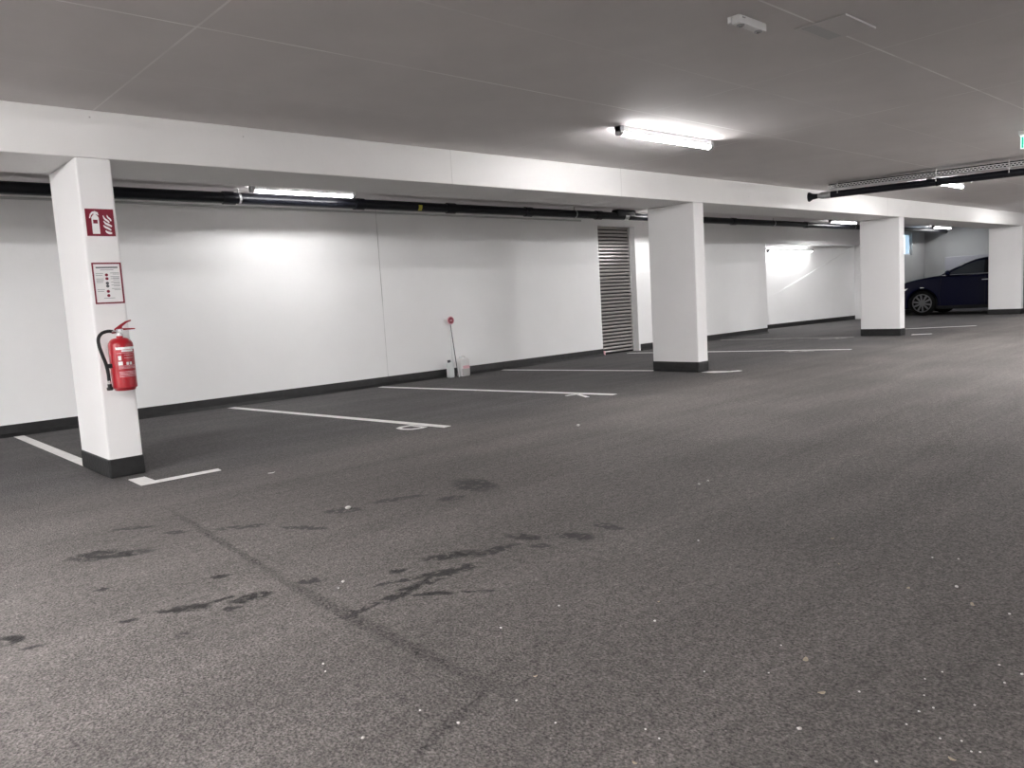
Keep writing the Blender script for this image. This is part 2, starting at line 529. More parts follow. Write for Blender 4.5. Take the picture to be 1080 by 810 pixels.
# ================================================================ columns and beam
names = ['white concrete column carrying the fire extinguisher and two red signs',
         'white concrete column in mid picture, just right of the grey roller shutter',
         'white concrete column between the bright recess and the dark blue car',
         'white concrete column at the right edge, hiding the rear of the dark blue car']
for cx, lab in zip(CX, names):
    c = empty('concrete_column', (cx, YF, 0), lab, 'column', 'columns under the long beam')
    obj('shaft', boxbm(0, 0, 0.0, CWID, YB - YF, ZB), M['column'], c, bevel=0.014, seg=2)
    bm = BM()
    e = 0.006
    box(bm, -e, -e, 0.0, CWID + e, YB - YF + e, 0.141)
    obj('base_band', bm, M['band'], c, bevel=0.014, seg=2)
c = CX[0]
tag(obj('ceiling_beam', boxbm(X0, YF, ZB, X1, YB, ZC), M['beam'], bevel=0.008), 'long white concrete beam resting on the row of columns', 'beam')

# ================================================================ lamps
def batten(x0, x1, y, z, label, group, rz=0.0, name='batten_lamp', glow='aisle'):
    L = x1 - x0
    o = empty(name, (x0, y, z), label, 'lamp', group, rz)
    obj('housing', boxbm(0, -0.034, -0.054, L, 0.034, 0), M['lamp_body'], o, bevel=0.004)
    bm = BM()
    prof = [(-0.033, -0.054), (-0.033, -0.060), (-0.025, -0.077), (0, -0.085), (0.025, -0.077), (0.033, -0.060), (0.033, -0.054)]
    prism(bm, prof, 'x', 0.045, L - 0.045)
    obj('diffuser', bm, M['glow_' + glow], o)
    for a, b in ((0, 0.045), (L - 0.045, L)):
        bm = BM()
        prism(bm, [(-0.036, -0.002), (-0.036, -0.062), (-0.027, -0.080), (0, -0.088), (0.027, -0.080), (0.036, -0.062), (0.036, -0.002)], 'x', a, b)
        obj('end_cap', bm, M['lamp_end'], o, bevel=0.003)
    return o


G1 = 'batten lamps on the aisle ceiling'
G2 = 'batten lamps behind the beam'
batten(5.50, 6.95, 4.5, ZC, 'glowing batten lamp on the open ceiling in front of the beam', G1)
batten(12.75, 14.2, 4.5, ZC, 'glowing batten lamp on the ceiling right behind the black insulated pipe', G1)
batten(20.0, 21.45, 4.5, ZC, 'batten lamp on the far aisle ceiling, hidden beyond the hanging pipe', G1)
batten(-1.75, -0.3, 4.5, ZC, 'aisle batten lamp left of the first column, past the picture edge', G1)
for x, lab in ((-12.6, 'leftmost'), (-9.0, 'second from left'), (-5.4, 'third from left'), (-1.8, 'just left of the camera')):  # unseen lamps added to light the column sides and left floor
    batten(x, x + 1.45, 2.6, ZC, 'added fill batten lamp over the near aisle outside the picture, %s' % lab, 'added fill lamps over the near aisle', glow='side' if x > -2 else 'left')
for x, lab in ((9.2, 'level with the exit sign'), (12.8, 'third from the far end'), (16.4, 'second from the far end'), (20.0, 'nearest the far end')):  # unseen row added to brighten the floor and ceiling on the right
    batten(x, x + 1.45, 1.0, ZC, 'added fill batten lamp over the near aisle outside the picture, %s' % lab, 'added fill lamps over the near aisle', glow='near')
for x, lab in ((-5.4, 'left of the camera'), (9.2, 'right of the camera')):  # unseen pair added to light the column and beam fronts
    batten(x, x + 1.45, -4.2, ZC, 'added fill batten lamp by the wall behind the photographer, %s' % lab, 'added fill lamps behind the photographer', glow='near')
batten(-9.0, -7.55, 4.5, ZC, 'aisle batten lamp far left of the first column, past the picture edge', G1)
batten(-9.8, -8.4, 8.56, ZC, 'batten lamp over the wall far left of the first column', G2, glow='bay')
batten(3.92, 5.28, 8.56, ZC, 'glowing batten lamp between the beam and the black pipe, above the long white wall', G2, glow='bay')
batten(11.35, 12.75, 8.56, ZC, 'glowing batten lamp hidden behind the middle column, beside the roller shutter', G2, glow='bay')
batten(18.1, 19.5, 8.56, ZC, 'glowing batten lamp over the entry to the bright recess', G2, glow='bay')
batten(24.6, 26.0, 8.56, ZC, 'glowing batten lamp above the front of the dark blue car', G2, glow='bay')
batten(-2.6, -1.2, 8.56, ZC, 'batten lamp over the wall left of the first column', G2, glow='bay')
# lamp in the alcove, along the oblique wall
xa = 18.25
lab = batten(0, 2.0, 0, 0, 'glowing batten lamp high on the wall inside the bright recess', 'lamp in the recess', math.atan2(AB1[1] - AB0[1], AB1[0] - AB0[0]), glow='recess')
lab.location = (xa, alc_y(xa) - 0.12, 2.02)

# ================================================================ wall pipe and conduit
PY, PZ, PR = 8.84, 2.462, 0.064
pr = empty('drain_pipe', (X0, PY, PZ), 'thick black drain pipe under the ceiling along the long white wall', 'pipe')
bm = BM()
tube(bm, [(0.0, 0, 0), (X1 - X0, 0, 0)], PR, 20)
obj('pipe_run', bm, M['pipe'], pr, smooth=True)
for x in (-6.0, 3.78, 5.5, 7.01, 8.54, 10.19, 14.4, 17.5, 21.5):
    bm = BM()
    tube(bm, [(x - X0 - 0.075, 0, 0), (x - X0 - 0.07, 0, 0), (x - X0 + 0.07, 0, 0), (x - X0 + 0.075, 0, 0)], [PR, PR + 0.011, PR + 0.011, PR], 20)
    obj('coupling', bm, M['pipe'], pr, smooth=True)
for x in (3.9, 9.6, 12.5, 16.0, 20.0):
    bm = BM()
    tube(bm, [(x - X0 - 0.012, 0, 0), (x - X0 + 0.012, 0, 0)], PR + 0.005, 18)
    box(bm, x - X0 - 0.006, -0.006, PR, x - X0 + 0.006, 0.006, ZC - PZ - 0.001)
    obj('pipe_clamp', bm, M['lamp_end'], pr, smooth=True)
bm = BM()
a0 = 6.41 - X0
segs = 6
for k in range(segs):
    t0, t1 = math.radians(165 + k * 12), math.radians(165 + (k + 1) * 12)
    rr = PR + 0.0015
    bm.faces.new([bm.verts.new(q) for q in ((a0, rr * math.cos(t0), rr * math.sin(t0)), (a0 + 0.06, rr * math.cos(t0), rr * math.sin(t0)), (a0 + 0.06, rr * math.cos(t1), rr * math.sin(t1)), (a0, rr * math.cos(t1), rr * math.sin(t1)))])
obj('sticker', bm, M['yellow'], pr)
pr.children[-1]['label'] = 'small yellow sticker'
# branch fitting next to the second column
bm = BM()
box(bm, 10.62 - X0, -0.07, -0.02, 11.12 - X0, 0.07, 0.105)
obj('branch_fitting', bm, M['pipe'], pr, bevel=0.02, seg=3)
bm = BM()
tube(bm, [(10.85 - X0, 0, 0), (10.95 - X0, 0, 0)], PR + 0.008, 18)
obj('steel_collar', bm, M['steel'], pr, smooth=True)

bm = BM()
tube(bm, [(X0, YW - 0.02, 2.475), (10.4, YW - 0.02, 2.44)], 0.014, 8)
tag(obj('conduit', bm, M['zinc'], smooth=True), 'thin grey conduit along the top of the long white wall below the black pipe', 'conduit')

# ================================================================ insulated pipe with cable tray
A = Vector((11.54, 5.78, 2.405))
Bv = Vector((11.95, 3.0, 2.375))
dirv = (Bv - A).normalized()
Ltot = 6.2
ang = math.atan2(dirv.y, dirv.x)
pt = empty('insulated_pipe', A, 'black insulated pipe hanging across the aisle ceiling at the right edge', 'pipe')
pt.rotation_euler = (0, -math.asin(dirv.z), ang)
bm = BM(); tube(bm, [(0.3, 0, 0), (Ltot, 0, 0)], 0.05, 18)
obj('insulation', bm, M['pipe'], pt, smooth=True)
bm = BM(); lathe(bm, [(0.03, 0.13), (0.033, 0.14), (0.05, 0.2), (0.054, 0.3), (0.054, 0.33)], axis='x')
obj('silver_collar', bm, M['steel'], pt, smooth=True)
bm = BM(); lathe(bm, [(0.07, 0.0), (0.072, 0.015), (0.045, 0.06), (0.035, 0.14)], axis='x')
obj('end_cone', bm, M['pipe'], pt, smooth=True)
for x in (1.75, 3.4):
    bm = BM()
    tube(bm, [(x - 0.015, 0, 0), (x + 0.015, 0, 0)], 0.055, 16)
    obj('pipe_clamp', bm, M['car_trim'], pt, smooth=True)

tr = empty('cable_tray', A, 'perforated grey cable tray hanging just above the black insulated pipe', 'cable tray')
tr.rotation_euler = pt.rotation_euler
ty, tz, tw, th = -0.09, 0.07, 0.2, 0.075
bm = BM()
box(bm, 0.32, ty, tz, Ltot, ty + tw, tz + 0.003)
obj('tray_bottom', bm, M['zinc'], tr)
for yy in (ty, ty + tw - 0.003):
    bm = BM()
    for z0, z1 in ((0, 0.012), (0.026, 0.034), (0.048, 0.058)):
        box(bm, 0.32, yy, tz + z0, Ltot, yy + 0.003, tz + z1)
    n = int((Ltot - 0.32) / 0.045)
    for k in range(n):
        x = 0.32 + k * 0.045
        box(bm, x, yy, tz + 0.014, x + 0.014, yy + 0.003, tz + 0.026)
        box(bm, x + 0.022, yy, tz + 0.033, x + 0.036, yy + 0.003, tz + 0.048)
    obj('tray_side', bm, M['zinc'], tr)
    obj('tray_rail', boxbm(0.32, yy - 0.004, tz + 0.058, Ltot, yy + 0.008, tz + th), M['car_trim'], tr)
for x in (0.45, 1.75, 2.6, 4.0):
    bm = BM()
    tube(bm, [(x, ty - 0.008, 0.0), (x, ty - 0.008, 0.17)], 0.005, 6)
    box(bm, x - 0.02, ty - 0.012, tz - 0.012, x + 0.02, ty + tw + 0.012, tz - 0.001)
    obj('hanger', bm, M['zinc'], tr)
bm = BM()  # black tubes added inside so the tray's holes look dark
for k in range(6):
    tube(bm, [(0.4, ty + 0.025 + k * 0.03, tz + 0.018), (Ltot, ty + 0.025 + k * 0.03, tz + 0.018)], 0.0145, 8)
for k in range(5):
    tube(bm, [(0.4, ty + 0.04 + k * 0.03, tz + 0.042), (Ltot, ty + 0.04 + k * 0.03, tz + 0.042)], 0.0135, 8)
obj('dark_filler', bm, M['car_trim'], tr, smooth=True)

# ================================================================ emergency lamp, ceiling hatch, exit sign
em = empty('emergency_lamp', (3.955, 2.355, ZC), 'small white emergency lamp box with two spots on the near ceiling', 'lamp')
obj('housing', boxbm(0, 0, -0.045, 0.285, 0.05, 0), M['lamp_body'], em, bevel=0.004)
obj('side_module', boxbm(0.0, 0.05, -0.036, 0.05, 0.075, 0), M['lamp_body'], em, bevel=0.003)
for x in (0.05, 0.235):
    bm = BM(); lathe(bm, [(0.017, -0.053), (0.021, -0.051), (0.023, -0.044)], (x, 0.025, 0), 18)
    sp_ = obj('spot', bm, M['lamp_end'], em, smooth=True)
    bm = BM(); lathe(bm, [(0.012, -0.0545), (0.014, -0.0528)], (x, 0.025, 0), 16)
    obj('lens', bm, M['chrome'], sp_)
bm = BM()
tube(bm, [(0.03, -0.003, -0.014), (0.055, -0.003, -0.014)], 0.003, 6)
obj('status_led', bm, M['print_grey'], em)

ha = empty('ceiling_hatch', (4.465, 2.005, ZC), 'thin square grey hatch plate hanging slightly open beneath the ceiling', 'hatch')
bm = BM()
box(bm, 0, 0.0, -0.013, 0.395, 0.30, -0.010)
for v in bm.verts:
    if v.co.y > 0.1: v.co.z += 0.008
obj('plate', bm, M['hatch'], ha)
obj('painted_lit_edge', boxbm(0.0, -0.003, -0.016, 0.395, -0.0005, -0.005), M['sign_white'], ha)  # white strip paints the lit look of the plate's edge
obj('hinge_strip', boxbm(0.03, 0.03, -0.008, 0.365, 0.27, 0.0), M['zinc'], ha)

ex = empty('exit_sign', (9.80, 2.54, ZC), 'glowing green emergency exit sign cut by the right picture edge', 'exit sign')
obj('housing', boxbm(-0.04, -0.36, -0.05, 0.04, 0.015, 0), M['exit_white'] if False else M['lamp_body'], ex, bevel=0.008)
obj('light_bar', boxbm(-0.03, -0.34, -0.056, 0.03, 0.0, -0.05), M['exit_white'], ex)
obj('panel', boxbm(-0.006, -0.345, -0.19, 0.006, 0.0, -0.056), M['exit_white'], ex)
for sx in (-1, 1):
    xa, xb = (-0.009, -0.006) if sx < 0 else (0.006, 0.009)
    for q in ((-0.03, -0.18, -0.012, -0.066), (-0.335, -0.18, -0.24, -0.066)):
        obj('door_symbol', boxbm(xa, q[0], q[1], xb, q[2], q[3]), M['green'], ex)
    bm = BM()
    prism(bm, [(-0.05, -0.123), (-0.09, -0.09), (-0.09, -0.112), (-0.12, -0.112), (-0.12, -0.134), (-0.09, -0.134), (-0.09, -0.156)], 'x', xa, xb)
    obj('arrow_symbol', bm, M['green'], ex)
    bm = BM()   # running figure
    for seg_, r in (([(-0.165, -0.09), (-0.175, -0.125)], 0.009), ([(-0.175, -0.125), (-0.155, -0.145), (-0.165, -0.17)], 0.006), ([(-0.175, -0.125), (-0.195, -0.145), (-0.215, -0.148)], 0.006), ([(-0.166, -0.098), (-0.145, -0.11), (-0.138, -0.1)], 0.005), ([(-0.166, -0.098), (-0.188, -0.1), (-0.196, -0.115)], 0.005)):
        tube(bm, [((xa + xb) / 2, p[0], p[1]) for p in seg_], r, 8)
    bmesh.ops.create_uvsphere(bm, u_segments=10, v_segments=8, radius=0.009, matrix=Matrix.Translation(((xa + xb) / 2, -0.158, -0.077)))
    for v in bm.verts:
        v.co.x = (xa + xb) / 2 + (v.co.x - (xa + xb) / 2) * 0.15
    obj('running_figure', bm, M['green'], ex)

# ================================================================ roller shutter
sh = empty('roller_shutter', (SHX0, YW + 0.14, 0), 'grey slatted metal roller shutter set into the white wall left of the middle column', 'shutter')
n = 36
bm = BM()
hs = SHZ / n
for k in range(n):
    z = k * hs
    prism(bm, [(-0.002, z + hs * 0.30), (-0.016, z + hs * 0.42), (-0.019, z + hs * 0.62), (-0.015, z + hs * 0.85), (-0.004, z + hs), (0.004, z + hs), (0.004, z + hs * 0.30)], 'x', 0.03, SHX1 - SHX0 - 0.03)
obj('curtain', bm, M['slat'], sh)
for a, b in ((0.0, 0.04), (SHX1 - SHX0 - 0.04, SHX1 - SHX0)):
    obj('guide_rail', boxbm(a, -0.03, 0, b, 0.009, SHZ), M['zinc'], sh, bevel=0.003)
obj('bottom_bar', boxbm(0.04, -0.022, 0.0, SHX1 - SHX0 - 0.04, 0.012, 0.03), M['car_trim'], sh)
obj('backing', boxbm(0, 0.010, 0, SHX1 - SHX0, 0.06, SHZ), M['dark'], sh)

# ================================================================ floor markings
def paint(pts, name, label, cat, group=None, m='line'):
    bm = BM()
    prism(bm, pts, 'z', 0.0, 0.003)
    return tag(obj(name, bm, M[m]), label, cat, group)


def strip(a, b, w):
    a, b = Vector(a), Vector(b)
    d = (b - a).normalized()
    s = Vector((-d.y, d.x)) * w / 2
    return [tuple(a - s), tuple(b - s), tuple(b + s), tuple(a + s)]


GL = 'white parking bay lines'
paint(strip((1.535, 9.45 - 0.07), (1.555, YB + 0.01), 0.09), 'parking_line', 'white bay line from the wall to the back of the extinguisher column', 'floor marking', GL)
paint([(1.57, 5.535), (2.12, 5.535), (2.13, 5.62), (1.69, 5.625), (1.685, 5.835), (1.575, 5.835)], 'parking_line', 'short white corner marking in front of the extinguisher column', 'floor marking', GL)
paint(strip((3.77, 9.32), (4.20, 5.55), 0.09), 'parking_line', 'long white bay line second from the left, ending by the outlined letter D', 'floor marking', GL)
paint(strip((5.93, 9.33), (6.55, 5.56), 0.09), 'parking_line', 'long white bay line starting below the wall seam, ending by the chevron letter K', 'floor marking', GL)
paint(strip((8.28, 9.36), (8.82, YB + 0.01), 0.09), 'parking_line', 'white bay line ending behind the middle column', 'floor marking', GL)
paint([(8.80, 5.74), (9.05, 5.53), (9.12, 5.53), (9.15, 5.61), (9.03, 5.66), (8.98, 5.86), (8.86, 5.95), (8.80, 5.95)], 'parking_line', 'short white corner marking in front of the middle column', 'floor marking', GL)
paint(strip((11.38, 9.30), (12.45, 5.56), 0.10), 'parking_line', 'white bay line in front of the roller shutter, passing behind the middle column', 'floor marking', GL)
paint(strip((14.60, 9.35), (15.25, YB + 0.02), 0.07), 'parking_line', 'faint worn bay line leading to the third column', 'floor marking', GL, 'line_worn')
paint([(15.70, 5.86), (15.95, 5.58), (16.05, 5.60), (15.98, 5.74), (15.9, 5.9)], 'parking_line', 'short white corner marking in front of the third column', 'floor marking', GL)
paint(strip((17.6, 6.75), (18.40, 5.55), 0.09), 'parking_line', 'white bay line between the third column and the dark blue car', 'floor marking', GL, 'line')

GT = 'letters painted in the bays'
bm = BM()
outer = [(4.085, 5.965), (4.10, 5.72), (4.02, 5.70), (3.93, 5.73), (3.885, 5.83), (3.90, 5.93), (3.97, 5.97)]
cc = Vector((4.0, 5.835))
inner = [tuple(cc + (Vector(p) - cc) * 0.66) for p in outer]
n = len(outer)
for i in range(n):
    j = (i + 1) % n
    prism(bm, [outer[i], outer[j], inner[j], inner[i]], 'z', 0.0, 0.003)
tag(obj('painted_letter', bm, M['line']), 'outlined white letter D painted beside the second bay line', 'floor letter', GT)
bm = BM()
prism(bm, strip((6.40, 6.0), (6.26, 6.03), 0.035), 'z', 0, 0.003)
prism(bm, strip((6.40, 5.97), (6.265, 5.71), 0.045), 'z', 0, 0.003)
tag(obj('painted_letter', bm, M['line']), 'white letter K painted beside the third bay line', 'floor letter', GT)
bm = BM()
for a, b in (((11.90, 6.35), (12.08, 6.0)), ((11.92, 6.42), (12.10, 6.36)), ((12.0, 6.2), (12.12, 6.14))):
    prism(bm, strip(a, b, 0.05), 'z', 0, 0.003)
tag(obj('painted_letter', bm, M['line_worn']), 'worn white letter painted near the end of the bay line right of the middle column', 'floor letter', GT)
bm = BM()
for a, b in (((14.70, 7.20), (14.98, 6.95)), ((14.8, 6.9), (15.04, 6.82))):
    prism(bm, strip(a, b, 0.07), 'z', 0, 0.003)
tag(obj('painted_letter', bm, M['line_worn']), 'faint worn letter painted just left of the third column', 'floor letter', GT)

# ================================================================ signs and extinguisher on the first column
SGX, SGY = 1.532, YF - 0.001
sg = empty('fire_sign', (SGX, SGY, 1.715), 'square dark red sign with white extinguisher and flames, upper one on the first column', 'sign')
SW, SH_ = 0.181, 0.187
obj('plate', boxbm(0, -0.003, 0, SW, 0, SH_), M['sign_red'], sg)
bm = BM()
ya, yb = -0.0042, -0.003


def poly(bm, pts):
    prism(bm, [(p[0] * SW, p[1] * SH_) for p in pts], 'y', ya, yb)


# pictogram in unit square, u to the right, v up
for q in ([(0.20, 0.08), (0.46, 0.08), (0.46, 0.46), (0.20, 0.46)], [(0.20, 0.46), (0.25, 0.46), (0.25, 0.60), (0.20, 0.60)], [(0.41, 0.46), (0.46, 0.46), (0.46, 0.60), (0.41, 0.60)], [(0.20, 0.60), (0.46, 0.60), (0.46, 0.68), (0.39, 0.78), (0.27, 0.78), (0.20, 0.68)], [(0.29, 0.78), (0.37, 0.78), (0.37, 0.83), (0.29, 0.83)],
          [(0.12, 0.66), (0.16, 0.65), (0.20, 0.76), (0.28, 0.83), (0.46, 0.82), (0.44, 0.87), (0.34, 0.915), (0.24, 0.89), (0.16, 0.80)], [(0.33, 0.83), (0.47, 0.76), (0.47, 0.80), (0.37, 0.85)]):
    poly(bm, q)
obj('extinguisher_symbol', bm, M['sign_white'], sg)
bm = BM()
def streak(pts, wd):
    pts = [Vector(p) for p in pts]
    c_ = [p.to_2d() for p in curve_pts([(p.x, p.y, 0) for p in pts], 4)]
    n_ = len(c_)
    up, lo = [], []
    for i_, p in enumerate(c_):
        t_ = i_ / (n_ - 1)
        d_ = (c_[min(i_ + 1, n_ - 1)] - c_[max(i_ - 1, 0)]).normalized()
        nn = Vector((-d_.y, d_.x)) * (wd * (0.15 + 0.85 * math.sin(math.pi * min(1, 0.08 + t_ * 0.72))))
        up.append(tuple(p + nn)); lo.append(tuple(p - nn))
    poly(bm, up + lo[::-1])


for pth, wd in ((((0.62, 0.76), (0.67, 0.64), (0.76, 0.57), (0.82, 0.50)), 0.035), (((0.76, 0.78), (0.79, 0.70), (0.86, 0.63), (0.89, 0.56)), 0.03), (((0.62, 0.56), (0.69, 0.47), (0.79, 0.42), (0.90, 0.36)), 0.04), (((0.60, 0.40), (0.66, 0.34), (0.76, 0.29), (0.86, 0.22)), 0.038), (((0.66, 0.21), (0.71, 0.15), (0.79, 0.12), (0.88, 0.11)), 0.045)):
    streak(pth, wd)
obj('flame_symbol', bm, M['sign_white'], sg)

nb = empty('instruction_notice', (1.534, SGY, 1.243), 'white notice with dark red border and three rows of print below the extinguisher sign', 'notice')
NW, NH = 0.192, 0.288
obj('plate', boxbm(0, -0.003, 0, NW, 0, NH), M['sign_white'], nb)
bm = BM()
t = 0.0105
for a in ((0, 0, NW, t), (0, NH - t, NW, NH), (0, t, t, NH - t), (NW - t, t, NW, NH - t)):
    box(bm, a[0], ya, a[1], a[2], yb, a[3])
obj('border', bm, M['sign_red'], nb)
bm = BM()
rnd = random.Random(3)


def textline(bm, u0, u1, v, hgt):
    obj('text_line', boxbm(u0 * NW, ya, v * NH, u1 * NW, yb, (v + hgt) * NH), M['print_dark' if hgt > 0.03 else 'print_grey'], nb)


textline(bm, 0.13, 0.87, 0.865, 0.032)
textline(bm, 0.27, 0.72, 0.815, 0.016)
for v0 in (0.73, 0.60, 0.56, 0.34):
    textline(bm, 0.11, 0.36, v0, 0.014)
    textline(bm, 0.11, 0.33, v0 - 0.045, 0.014)
for v0 in (0.74, 0.65, 0.60, 0.52, 0.45, 0.36):
    textline(bm, 0.60, 0.90, v0, 0.014)
    textline(bm, 0.68, 0.90, v0 - 0.03, 0.012)
textline(bm, 0.30, 0.68, 0.13, 0.014)
for v in (0.70, 0.61, 0.30, 0.20):
    bm = BM()
    lathe(bm, [(0.0105, ya), (0.0105, yb)], (0.47 * NW, 0, v * NH), 12, 'y')
    obj('red_symbol', bm, M['sign_red'], nb)
for v in (0.50, 0.43):
    bm = BM()
    lathe(bm, [(0.0105, ya), (0.0105, yb)], (0.47 * NW, 0, v * NH), 12, 'y')
    obj('dark_symbol', bm, M['print_dark'], nb)

fx, fy = 1.637, 5.886
fe = empty('fire_extinguisher', (fx, fy, 0.63), 'red fire extinguisher with black hose hung on the first column', 'fire extinguisher')
bm = BM()
RB = 0.081
prof = [(0.060, 0.0), (0.066, 0.004), (0.070, 0.014), (RB, 0.022), (RB, 0.315)]
for k in range(1, 9):
    a = k / 8 * math.pi / 2
    prof.append((RB - (RB - 0.022) * (1 - math.cos(a)), 0.315 + 0.055 * math.sin(a)))
prof += [(0.022, 0.385)]
lathe(bm, prof, seg=36)
obj('cylinder', bm, M['red'], fe, smooth=True)
cyl = fe.children[-1]


def wrap(bm, z0, z1, a0, a1, r, n=10):
    """curved patch on the cylinder, a=-90 faces the aisle"""
    P = []
    for k in range(n + 1):
        a = math.radians(a0 + (a1 - a0) * k / n)
        P.append((bm.verts.new((r * math.cos(a), r * math.sin(a), z0)), bm.verts.new((r * math.cos(a), r * math.sin(a), z1))))
    for k in range(n):
        bm.faces.new((P[k][0], P[k + 1][0], P[k + 1][1], P[k][1]))


bm = BM(); wrap(bm, 0.288, 0.305, -130, -25, RB + 0.0008)
wrap(bm, 0.272, 0.285, -105, -45, RB + 0.0008)
obj('label_band', bm, M['sign_white'], cyl)
bm = BM()
for z, a0, a1 in ((0.262, -128, -30), (0.247, -95, -50), (0.228, -95, -50)):
    wrap(bm, z, z + 0.0025, a0, a1, RB + 0.0008)
for z in (0.172, 0.163, 0.155, 0.132, 0.124, 0.116, 0.108, 0.098):
    wrap(bm, z, z + 0.0035, -124, -35, RB + 0.0008)
obj('label_print', bm, M['print_pink'], cyl)
for z0, z1, a0, a1 in ((0.18, 0.205, -124, -104), (0.215, 0.245, -122, -108), (0.18, 0.20, -88, -76), (0.18, 0.20, -72, -60)):
    bm = BM()
    wrap(bm, z0, z1, a0, a1, RB + 0.001, 4)
    obj('label_pictogram', bm, M['sign_white'], cyl)
bm = BM(); lathe(bm, [(0.024, 0.383), (0.024, 0.396), (0.018, 0.398), (0.018, 0.408)], seg=20)
box(bm, -0.022, -0.016, 0.405, 0.024, 0.016, 0.432)
lathe(bm, [(0.013, -0.05), (0.013, -0.02)], (0, 0, 0.415), 14, 'x')
vl = obj('valve', bm, M['chrome'], fe, smooth=True)
bm = BM(); lathe(bm, [(0.012, -0.021), (0.012, -0.016)], (0.0, 0, 0.418), 14, 'y')
obj('gauge', bm, M['sign_white'], vl)
bm = BM()
prism(bm, [(-0.028, 0.428), (-0.012, 0.438), (0.105, 0.432), (0.107, 0.424), (-0.02, 0.420)], 'y', -0.011, 0.011)
obj('carry_handle', bm, M['red_dark'], fe, bevel=0.003)
bm = BM()
prism(bm, [(-0.03, 0.425), (-0.026, 0.436), (0.012, 0.462), (0.05, 0.484), (0.085, 0.492), (0.086, 0.484), (0.055, 0.472), (0.024, 0.448), (0.02, 0.434)], 'y', -0.010, 0.010)
obj('squeeze_lever', bm, M['red_dark'], fe, bevel=0.003)
bm = BM()
hose = curve_pts([(-0.04, 0, 0.417), (-0.075, -0.004, 0.420), (-0.115, -0.01, 0.408), (-0.140, -0.015, 0.375), (-0.142, -0.02, 0.325), (-0.128, -0.02, 0.26), (-0.112, -0.02, 0.195), (-0.104, -0.018, 0.13), (-0.103, -0.016, 0.075)], 8)
tube(bm, hose, 0.0115, 12)
hs_ = obj('hose', bm, M['black'], fe, smooth=True)
bm = BM(); lathe(bm, [(0.014, 0.01), (0.020, 0.012), (0.021, 0.03), (0.014, 0.034), (0.013, 0.055)], (-0.103, -0.016, 0), 16)
obj('nozzle', bm, M['black'], fe, smooth=True)
bm = BM(); lathe(bm, [(0.0125, 0.055), (0.0125, 0.078)], (-0.103, -0.016, 0), 16)
obj('nozzle_collar', bm, M['chrome'], fe, smooth=True)
bm = BM(); box(bm, -0.118, -0.03, 0.165, -0.07, -0.004, 0.195)
obj('hose_clip', bm, M['black'], fe, bevel=0.004)
bm = BM(); box(bm, -0.025, RB - 0.002, 0.30, 0.025, YF - fy + 0.0, 0.36)
obj('wall_bracket', bm, M['zinc'], fe)

# ================================================================ canisters and paddle by the wall
def canister(name, x0, y0, wx, wy, hz, label, mt, cap_dx, content=None):
    o = empty(name, (x0, y0, 0), label, 'canister')
    body_h = hz * 0.78
    bm = BM()
    # body with sloping shoulder
    prism(bm, [(0, 0.0), (wx, 0.0), (wx, body_h), (wx * 0.86, body_h + hz * 0.10), (wx * 0.14, body_h + hz * 0.10), (0, body_h)], 'y', 0, wy)
    obj('body', bm, M[mt], o, smooth=True, bevel=0.018, seg=3)
    bm = BM()
    zt = body_h + hz * 0.095
    hp = curve_pts([(wx * 0.35, wy / 2, zt - 0.01), (wx * 0.38, wy / 2, zt + hz * 0.09), (wx * 0.62, wy / 2, zt + hz * 0.09), (wx * 0.8, wy / 2, zt - 0.01)], 5)
    tube(bm, hp, 0.012, 8)
    obj('handle', bm, M[mt], o, smooth=True)
    bm = BM(); lathe(bm, [(0.022, zt - 0.005), (0.024, zt), (0.024, zt + 0.03), (0.021, zt + 0.033)], (cap_dx, wy / 2, 0), 14)
    obj('cap', bm, M['print_dark'] if not content else M['plastic_white'], o, smooth=True)
    return o


can1 = canister('plastic_canister', 7.11, 9.23, 0.085, 0.10, 0.27, 'slim white plastic canister with dark cap, left of the pair at the wall', 'plastic_white', 0.025)
can2 = canister('plastic_canister', 7.30, 9.20, 0.175, 0.12, 0.315, 'wider cloudy plastic canister with pink label, right of the pair at the wall', 'plastic_grey', 0.045, True)
bm = BM(); box(bm, 0.035, -0.002, 0.12, 0.165, 0.001, 0.165)
obj('label', bm, M['print_pink'], can2)
bm = BM(); box(bm, 0.012, -0.0012, 0.012, 0.163, 0.001, 0.118)
obj('grey_contents', bm, M['content'], can2)

pd = empty('stop_paddle', (7.225, 9.19, 0), 'round red disc on a thin rod leaning on the wall behind the canisters', 'paddle')
top = Vector((0.07, 0.20, 0.80))
bm = BM(); tube(bm, [(0, 0, 0.0), top], 0.0065, 8)
obj('rod', bm, M['print_dark'], pd, smooth=True)
cen = top + Vector((0.003, -0.01, 0.06))
bm = BM(); lathe(bm, [(0.055, -0.006), (0.062, -0.003), (0.062, 0.003), (0.055, 0.006)], cen, 28, 'y')
obj('rim', bm, M['print_pink'], pd, smooth=True)
bm = BM(); lathe(bm, [(0.050, -0.0085), (0.050, -0.005)], cen, 28, 'y')
obj('disc', bm, M['sign_red'], pd)
bm = BM(); box(bm, cen.x - 0.024, cen.y - 0.010, cen.z - 0.006, cen.x + 0.024, cen.y - 0.0085, cen.z + 0.004)
obj('bar_mark', bm, M['print_pink'], pd)
bm = BM(); tube(bm, [(7.285, 9.38, 0.0), (7.315, 9.435, 0.72)], 0.006, 8)
tag(obj('white_rod', bm, M['plastic_white'], smooth=True), 'thin white rod standing against the wall left of the red disc', 'rod')
bm = BM(); tube(bm, [(7.255, 9.21, 0.0), (7.27, 9.26, 0.20)], 0.012, 10)
tag(obj('white_tube', bm, M['plastic_white'], smooth=True), 'short white tube standing between the two canisters', 'tube')

